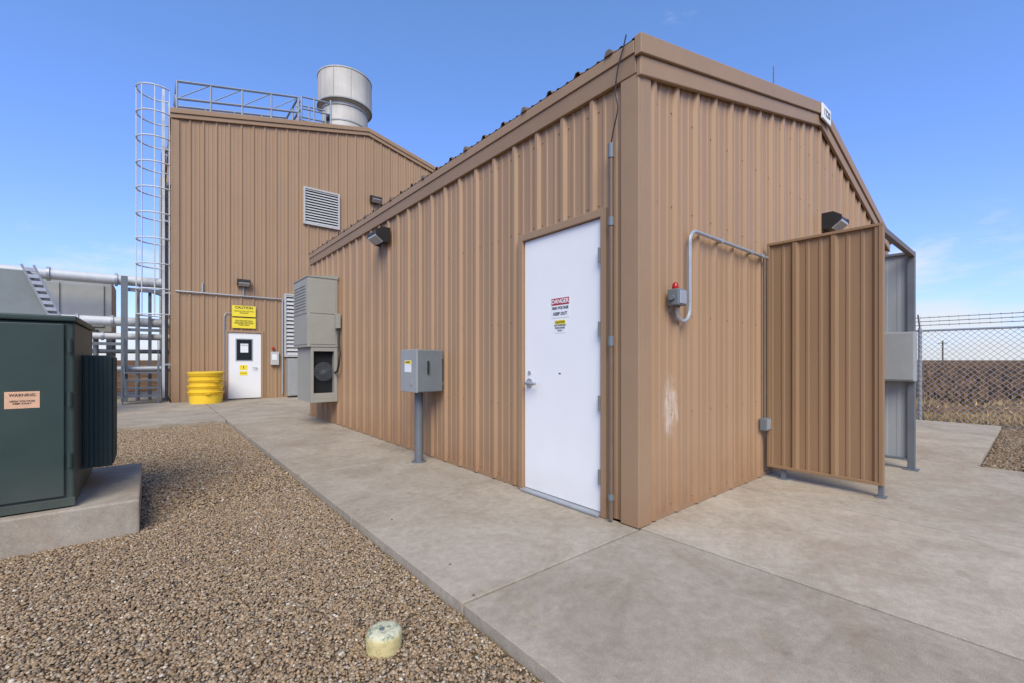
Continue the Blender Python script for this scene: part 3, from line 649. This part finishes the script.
for i in range(n):
    a=P0+dr*(i/n); b=P0+dr*((i+.55)/n); mb.hexa([(a.x-.07,10.4,a.z),(a.x+.07,10.4,a.z),(a.x+.07,10.45,a.z),(a.x-.07,10.45,a.z),(b.x-.07,10.4,b.z),(b.x+.07,10.4,b.z),(b.x+.07,10.45,b.z),(b.x-.07,10.45,b.z)])
for o in (-.08,.08): mb.tube([(P0.x+o,10.42,P0.z),(P1.x+o,10.42,P1.z)],.02,6)
mb.done('slotted_channel',M_galv,e)
for xa in (-4.85,-3.9):
    mb=MB(); mb.box(xa,xa+.07,10.55,11.6,0,1.2); mb.done('leg',M_rail,e)
def pipe(pts,r,lab,fl=(),m=None):
    e=thing('process_pipe',pts[0],lab,'pipe','insulated pipes entering building side')
    mb=MB(); mb.tube(pts,r,16); mb.done('pipe_run',m or M_pipe,e,smooth=True)
    for f in fl:
        mb=MB(); mb.tube([(f-.03,pts[0][1],pts[0][2]),(f+.03,pts[0][1],pts[0][2])],r*1.3,16); mb.done('flange',M_galv,e,smooth=True)
pipe([(-6.5,14.6,3.38),(-2.13,14.6,3.38)],.14,'large silver insulated pipe running into building side',(-4.6,-3.3))
pipe([(-6.5,14.9,2.24),(-2.13,14.9,2.24)],.13,'silver insulated pipe running into building side',(-4.1,-3.4))
pipe([(-6.5,14.9,1.82),(-2.13,14.9,1.82)],.09,'narrow grey pipe running into building side',(-3.6,))
pipe([(-4.2,14.5,.9),(-2.13,14.5,.9)],.08,'low grey pipe near ground beside building',(-3.6,),M_galv)
pipe([(-6.5,15.2,1.40),(-2.13,15.2,1.40)],.06,'dark narrow pipe running below the silver pipes',(),M_rail)
pipe([(-2.85,14.62,.0),(-2.85,14.62,3.1),(-2.80,14.62,3.2),(-2.13,14.62,3.0)],.05,'slim vertical grey pipe rising beside the ladder',(),M_lgrey)
pipe([(-3.75,15.15,.0),(-3.75,15.15,2.0)],.06,'dark vertical riser pipe under the air handling unit',(),M_rail)
e=thing('pipe_support',(-3.11,14.3,0),'dark steel post frame supporting pipes','pipe support')
mb=MB(); mb.box(-3.19,-3.05,14.20,14.34,0,3.45); mb.done('post',M_rail,e)
mb=MB(); mb.box(-3.045,-2.3,14.27,14.33,3.05,3.15); mb.done('arm',M_rail,e)
mb=MB(); mb.box(-3.045,-2.3,14.27,14.33,1.95,2.03); mb.done('arm',M_rail,e)
mb=MB(); mb.box(-3.9,-3.195,14.27,14.33,1.55,1.63); mb.done('arm',M_rail,e)
mb=MB(); mb.box(-2.62,-2.54,14.72,14.80,0,3.1); mb.done('post',M_rail,e)
e=thing('steel_steps',(-2.75,13.6,0),'small grey steel steps with handrail beside ladder','steps')
for i in range(4):
    mb=MB(); mb.box(-3.1,-2.42,13.2+i*.25,13.45+i*.25,.18+i*.2,.22+i*.2); mb.done('tread',M_rail,e)
for x in (-3.13,-2.415):
    mb=MB(); mb.hexa([(x,13.15,.0),(x+.025,13.15,.0),(x+.025,14.2,.75),(x,14.2,.75),(x,13.15,.18),(x+.025,13.15,.18),(x+.025,14.2,.95),(x,14.2,.95)]); mb.done('stringer',M_rail,e)
    mb=MB(); mb.tube([(x+.01,13.2,.1),(x+.01,13.2,1.0),(x+.01,14.15,1.75),(x+.01,14.15,.8)],.022,6); mb.done('handrail',M_rail,e)

# ================================================================ utility cap
KX,KY=-1.822,-.01
e=thing('cleanout_cap',(KX,KY,-.05),'worn cream and yellow pipe cleanout cap set in gravel','utility cap')
mb=MB(); mb.lathe((KX,KY,-.06),[(.073,0),(.074,.055),(.072,.068),(.065,.078),(.05,.083),(.01,.084)],20,.2); mb.done('cap_body',M_cap,e,smooth=True)
mb=MB(); mb.lathe((KX-.01,KY,.0225),[(.012,0),(.012,.004),(.01,.005)],10); mb.done('cap_plug',M_rail,e,bevel=.001)

# ================================================================ fence
e=thing('chain_link_fence',(9,0,0),'chain link fence topped with barbed wire before dry field','fence')
FX=9.0; H=1.72; ya,yb=-6.,7.
mb=MB()
def wire(p,q,r):
    P=Vector(p);Q=Vector(q); t=(Q-P).normalized(); a=Vector((1,0,0)); b=t.cross(a)
    vs=[]
    for c in (P,Q):
        for k in range(3):
            an=2*math.pi*k/3; vs.append(c+(a*math.cos(an)+b*math.sin(an))*r)
    mb.add(vs,[(0,1,4,3),(1,2,5,4),(2,0,3,5)])
sp=.095; z0=-.05
y=ya-H
while y<yb:
    for sgn in (1,-1):
        if sgn==1:
            p=[y,z0]; q=[y+H-z0,H]
            if p[0]<ya: p[1]+=ya-p[0]; p[0]=ya
            if q[0]>yb: q[1]-=q[0]-yb; q[0]=yb
        else:
            p=[y+H-z0,z0]; q=[y,H]
            if q[0]<ya: q[1]-=ya-q[0]; q[0]=ya
            if p[0]>yb: p[1]+=p[0]-yb; p[0]=yb
        if abs(q[0]-p[0])>.02: wire((FX+.004*sgn,p[0],p[1]),(FX+.004*sgn,q[0],q[1]),.004)
    y+=sp
mb.done('chain_link_mesh',M_galv,e)
for k in range(-2,3):
    y=-.25+k*3.0
    if ya<=y<=yb:
        mb=MB(); mb.tube([(FX+.04,y,-.05),(FX+.04,y,H+.05)],.03,10); mb.tube([(FX+.04,y,H+.03),(FX-.18,y,H+.30)],.014,6); mb.done('fence_post',M_galv,e)
mb=MB(); mb.tube([(FX+.04,ya,H),(FX+.04,yb,H)],.020,8); mb.done('top_rail',M_galv,e)
for i,(dx,dz) in enumerate(((-.04,.10),(-.09,.17),(-.14,.24))):
    mb=MB()
    mb.tube([(FX+dx+.02,ya,H+dz),(FX+dx+.02,yb,H+dz)],.006,4)
    y=ya
    while y<yb:
        mb.tube([(FX+dx,y,H+dz-.018),(FX+dx+.04,y+.01,H+dz+.02)],.004,3); y+=.13
    mb.done('barbed_wire',M_rail,e)

# ================================================================ ground, slabs
mb=MB(); R=3000; mb.add([(-R,-R,-.10),(R,-R,-.10),(R,R,-.10),(-R,R,-.10)],[(0,1,2,3)]); g=mb.done('ground',M_ground,None,kind='structure')
slabs=[]
G=.0085
def slab(x0,x1,y0,y1,z=0.): slabs.append((x0+G,x1-G,y0+G,y1-G,z))
for a,b in ((-6.5,-.03),(-.03,1.45),(1.45,2.95),(2.95,4.45),(4.45,5.95),(5.95,7.45),(7.45,8.2)): slab(-1.45,0.0,a,b)
for a,b in ((0,1.55),(1.55,3.05),(3.05,4.34)): slab(a,b,-6.5,0.)
for k in range(3): slab(4.34+k*1.5,5.84+k*1.5,-1.33,0)
xs=[-6.5,-4.0,-1.45,0,2.5,5.0,7.5]; ys=[8.2,10.7,13.19]
for i in range(6):
    for j in range(2): slab(xs[i],xs[i+1],ys[j],ys[j+1])
slab(-6.5,-2.15,13.19,16); slab(-6.5,-2.15,16,19)
mb=MB()
for s_ in slabs: mb.box(*s_[:4],-.14,s_[4])
pv=mb.done('pavement',M_conc,None,bevel=.004,kind='structure')
a=pv.data.attributes.new('tint','FLOAT','FACE'); t=[]
for i,s_ in enumerate(slabs): t+=[(1.03 if s_[0]>=0 and s_[1]<4.5 else .97)*random.uniform(.95,1.05)]*6
a.data.foreach_set('value',t)
mb=MB(); mb.box(-1.4,4.3,-6.4,8.1,-.2,-.05); mb.box(4.3,8.8,-1.29,-.02,-.2,-.05); mb.box(-6.4,9,8.3,13.1,-.2,-.05)
mb.done('joint_filler',M_joint,None,kind='structure')
mb=MB(); mb.add([(-9,-6,-.062),(-1.43,-6,-.062),(-1.43,8.22,-.062),(-9,8.22,-.062)],[(0,1,2,3)]); mb.done('gravel_bed',M_gbed,None,kind='structure')
mb=MB(); mb.add([(4.32,-8,-.062),(9.5,-8,-.062),(9.5,-1.31,-.062),(4.32,-1.31,-.062)],[(0,1,2,3)]); mb.done('gravel_bed',M_gbed,None,kind='structure')

# pebbles
ph=(1+5**.5)/2
IV=np.array([(-1,ph,0),(1,ph,0),(-1,-ph,0),(1,-ph,0),(0,-1,ph),(0,1,ph),(0,-1,-ph),(0,1,-ph),(ph,0,-1),(ph,0,1),(-ph,0,-1),(-ph,0,1)],float); IV/=np.linalg.norm(IV[0])
IF=np.array([(0,11,5),(0,5,1),(0,1,7),(0,7,10),(0,10,11),(1,5,9),(5,11,4),(11,10,2),(10,7,6),(7,1,8),(3,9,4),(3,4,2),(3,2,6),(3,6,8),(3,8,9),(4,9,5),(2,4,11),(6,2,10),(8,6,7),(9,8,1)])
PAL=np.array([(.37,.255,.145),(.29,.195,.11),(.21,.14,.082),(.42,.325,.215),(.335,.222,.12),(.265,.20,.135),(.52,.44,.335),(.13,.095,.065),(.35,.275,.185),(.30,.182,.10)])
PW=np.array([.2,.17,.13,.07,.14,.11,.03,.05,.07,.03]); PW/=PW.sum()
def pebbles(name,P,rad,dark=1.):
    n=len(P); sc=rad[:,None]*np.stack([np.random.uniform(.8,1.35,n),np.random.uniform(.7,1.05,n),np.random.uniform(.45,.75,n)],1)
    Vv=IV[None]*(1+np.random.uniform(-.10,.10,(n,12,1)))*sc[:,None,:]
    yaw=np.random.uniform(0,2*np.pi,n); c,s=np.cos(yaw),np.sin(yaw)
    Vr=Vv.copy(); til=np.random.normal(0,.3,n)
    z=Vv[:,:,2]*np.cos(til)[:,None]+Vv[:,:,0]*np.sin(til)[:,None]; x=Vv[:,:,0]*np.cos(til)[:,None]-Vv[:,:,2]*np.sin(til)[:,None]; y=Vv[:,:,1]
    Vr[:,:,0]=x*c[:,None]-y*s[:,None]; Vr[:,:,1]=x*s[:,None]+y*c[:,None]; Vr[:,:,2]=z
    Vw=(Vr+P[:,None,:]).reshape(-1,3)
    F=(IF[None]+np.arange(n)[:,None,None]*12).reshape(-1,3)
    me=bpy.data.meshes.new(name); me.vertices.add(len(Vw)); me.vertices.foreach_set('co',Vw.ravel().astype(np.float32))
    me.loops.add(F.size); me.loops.foreach_set('vertex_index',F.ravel().astype(np.int32))
    me.polygons.add(len(F)); me.polygons.foreach_set('loop_start',np.arange(0,F.size,3,dtype=np.int32))
    try: me.polygons.foreach_set('loop_total',np.full(len(F),3,dtype=np.int32))
    except Exception: pass
    me.update(calc_edges=True)
    me.polygons.foreach_set('use_smooth',np.ones(len(F),bool))
    col=PAL[np.random.choice(len(PAL),n,p=PW)]*np.random.uniform(.8,1.2,(n,1))*dark
    a=me.color_attributes.new('Col','FLOAT_COLOR','POINT'); C=np.ones((n,12,4),np.float32); C[:,:,:3]=col[:,None,:]
    a.data.foreach_set('color',C.ravel())
    me.materials.append(M_pebble); ob=bpy.data.objects.new(name,me); COL.objects.link(ob); ob['kind']='stuff'; ob['label']='loose brown river pebbles'; return ob
def scat(x0,x1,y0,y1,dens,fn):
    n=int((x1-x0)*(y1-y0)*dens); P=np.stack([np.random.uniform(x0,x1,n),np.random.uniform(y0,y1,n)],1)
    return P[fn(P)]
outpad=lambda P: ~((P[:,0]<-2.63)&(P[:,1]>2.23)&(P[:,1]<3.66))
vis=lambda P:(P[:,0]>-3.2-.32*(P[:,1]+1.77))&outpad(P)
near=scat(-6.2,-1.455,-1.6,2.6,13000,vis)
far=scat(-6.5,-1.455,2.6,8.19,5200,vis)
d2=np.hypot(near[:,0]-KX,near[:,1]-KY); near=near[d2>.078]
def mk(P,lo,hi):
    r=lo+(hi-lo)*np.random.beta(1.6,3.0,len(P)); z=-.058+np.random.uniform(0,.011,len(P)); return np.column_stack([P,z]),r
Pn,rn=mk(near,.0040,.0120); Pf,rf=mk(far,.0065,.0148)
pebbles('gravel',np.vstack([Pn,Pf]),np.concatenate([rn,rf]))
rt=scat(4.35,9.4,-3.8,-1.34,2400,lambda P:P[:,0]>0); Pr,rr_=mk(rt,.010,.022); pebbles('gravel',Pr,rr_,.7)
st=scat(-1.44,-1.2,-1,8,10,lambda P:P[:,0]>-9); Ps=np.column_stack([st,np.full(len(st),.003)]); pebbles('gravel',Ps,np.random.uniform(.004,.008,len(st)))

# dry grass and scrub
def blades(n,x0,lam,hlo,hhi,base,dk,wl,name):
    gx=x0+np.random.exponential(lam,n); gy=np.random.uniform(-1,1,n)*(6+.6*gx)+(-3)
    keep=(np.sin(gx*.9+np.sin(gy*.6)*2)+np.sin(gy*1.1+gx*.4)+np.random.normal(0,.7,n))>-.4; gx=gx[keep]; gy=gy[keep]; n=len(gx)
    hgt=np.random.uniform(hlo,hhi,n); an=np.random.uniform(0,6.28,n); wd=np.random.uniform(.5,1.3,n)*wl*(1+gx/25)
    V=np.zeros((n,3,3)); V[:,0]=np.column_stack([gx-wd*np.cos(an),gy-wd*np.sin(an),np.full(n,-.10)]); V[:,1]=np.column_stack([gx+wd*np.cos(an),gy+wd*np.sin(an),np.full(n,-.10)])
    V[:,2]=np.column_stack([gx+np.random.normal(0,.06,n),gy+np.random.normal(0,.06,n),-.10+hgt])
    me=bpy.data.meshes.new(name); me.from_pydata(V.reshape(-1,3).tolist(),[],np.arange(3*n).reshape(-1,3).tolist())
    a=me.color_attributes.new('Col','FLOAT_COLOR','POINT'); C=np.ones((n,3,4),np.float32)
    mixv=np.clip(np.random.normal(.35,.3,n),0,1)[:,None]; C[:,:,:3]=(np.array(base)*(1-mixv)+np.array(dk)*mixv)[:,None,:]*np.random.uniform(.7,1.2,(n,1,1)); a.data.foreach_set('color',C.ravel())
    me.materials.append(M_grass); ob=bpy.data.objects.new(name,me); COL.objects.link(ob); ob['kind']='stuff'
blades(70000,9.3,3.6,.04,.16,(.55,.37,.16),(.30,.19,.09),.012,'dry_grass')
blades(45000,15,40,.08,.36,(.22,.125,.065),(.085,.05,.03),.045,'scrub')
for i,(x,y) in enumerate(((150,14),(160,60),(140,-25))):
    e=thing('utility_pole',(x,y,-.1),'distant wooden utility pole in dry field','utility pole','distant utility poles')
    mb=MB(); mb.tube([(x,y,-.1),(x,y,6)],.16,6); mb.done('pole',M_wood,e)
    mb=MB(); mb.box(x-.08,x+.08,y-.9,y+.9,5.3,5.45); mb.done('crossarm',M_wood,e)

# ================================================================ camera
cam=bpy.data.cameras.new('cam'); co=bpy.data.objects.new('camera',cam); COL.objects.link(co)
co.location=(-2.58,-1.77,1.15); co.rotation_euler=(math.radians(90),0,math.radians(-39.58))
cam.sensor_width=36; cam.lens=438/1024*36; cam.shift_y=18.5/1024; cam.clip_end=8000; cam.clip_start=.05
S.camera=co
# ================================================================ light
el=math.radians(44); az=math.radians(216)
w=bpy.data.worlds.new('World'); S.world=w; w.use_nodes=True; nt=w.node_tree; L=nt.links; bg=nt.nodes['Background']
sky=nn(nt,'ShaderNodeTexSky'); sky.sky_type='NISHITA'; sky.sun_disc=False; sky.sun_elevation=el; sky.sun_rotation=az; sky.air_density=1.; sky.dust_density=.5; sky.ozone_density=1.5
tc=nn(nt,'ShaderNodeTexCoord'); sx=nn(nt,'ShaderNodeSeparateXYZ'); L.new(tc.outputs['Generated'],sx.inputs[0])
mp=nn(nt,'ShaderNodeMapping'); mp.inputs['Scale'].default_value=(1,1,2.8); mp.inputs['Location'].default_value=(.35,.1,0.); L.new(tc.outputs['Generated'],mp.inputs[0])
n=nn(nt,'ShaderNodeTexNoise'); n.inputs['Scale'].default_value=4.6; n.inputs['Detail'].default_value=12; n.inputs['Roughness'].default_value=.6; L.new(mp.outputs[0],n.inputs['Vector'])
hb=nn(nt,'ShaderNodeMapRange'); hb.inputs['From Min'].default_value=.04; hb.inputs['From Max'].default_value=.30; hb.inputs['To Min'].default_value=.19; hb.inputs['To Max'].default_value=-.17; L.new(sx.outputs['Z'],hb.inputs[0])
ad=nn(nt,'ShaderNodeMath',operation='ADD'); L.new(n.outputs[0],ad.inputs[0]); L.new(hb.outputs[0],ad.inputs[1])
cr=nn(nt,'ShaderNodeMapRange',interpolation_type='SMOOTHSTEP'); cr.inputs['From Min'].default_value=.48; cr.inputs['From Max'].default_value=.76; cr.inputs['To Max'].default_value=.92; L.new(ad.outputs[0],cr.inputs[0])
tr=nn(nt,'ShaderNodeValToRGB'); L.new(sx.outputs['Z'],tr.inputs[0]); e_=tr.color_ramp.elements
e_[0].position=0.; e_[0].color=(.50,.53,.70,1); e_[1].position=.6; e_[1].color=(.70,.86,1.0,1)
x=tr.color_ramp.elements.new(.22); x.color=(.60,.675,1.0,1)
tint=nn(nt,'ShaderNodeMix',data_type='RGBA',blend_type='MULTIPLY'); tint.inputs[0].default_value=1; L.new(sky.outputs[0],tint.inputs[6]); L.new(tr.outputs[0],tint.inputs[7])
gain=nn(nt,'ShaderNodeVectorMath',operation='MULTIPLY'); gain.inputs[1].default_value=(1.75,1.80,2.02); L.new(tint.outputs[2],gain.inputs[0])
mx=nn(nt,'ShaderNodeMix',data_type='RGBA'); L.new(cr.outputs[0],mx.inputs[0]); L.new(gain.outputs[0],mx.inputs[6]); mx.inputs[7].default_value=(6.0,6.3,6.7,1)
L.new(mx.outputs[2],bg.inputs[0]); bg.inputs[1].default_value=.135
sun=bpy.data.lights.new('sun','SUN'); sun.energy=3.75; sun.angle=math.radians(38); sun.color=(1,.94,.79)
so=bpy.data.objects.new('sun',sun); COL.objects.link(so)
dv=Vector((math.sin(az)*math.cos(el),math.cos(az)*math.cos(el),math.sin(el)))
so.rotation_euler=dv.to_track_quat('Z','Y').to_euler(); so.location=dv*50
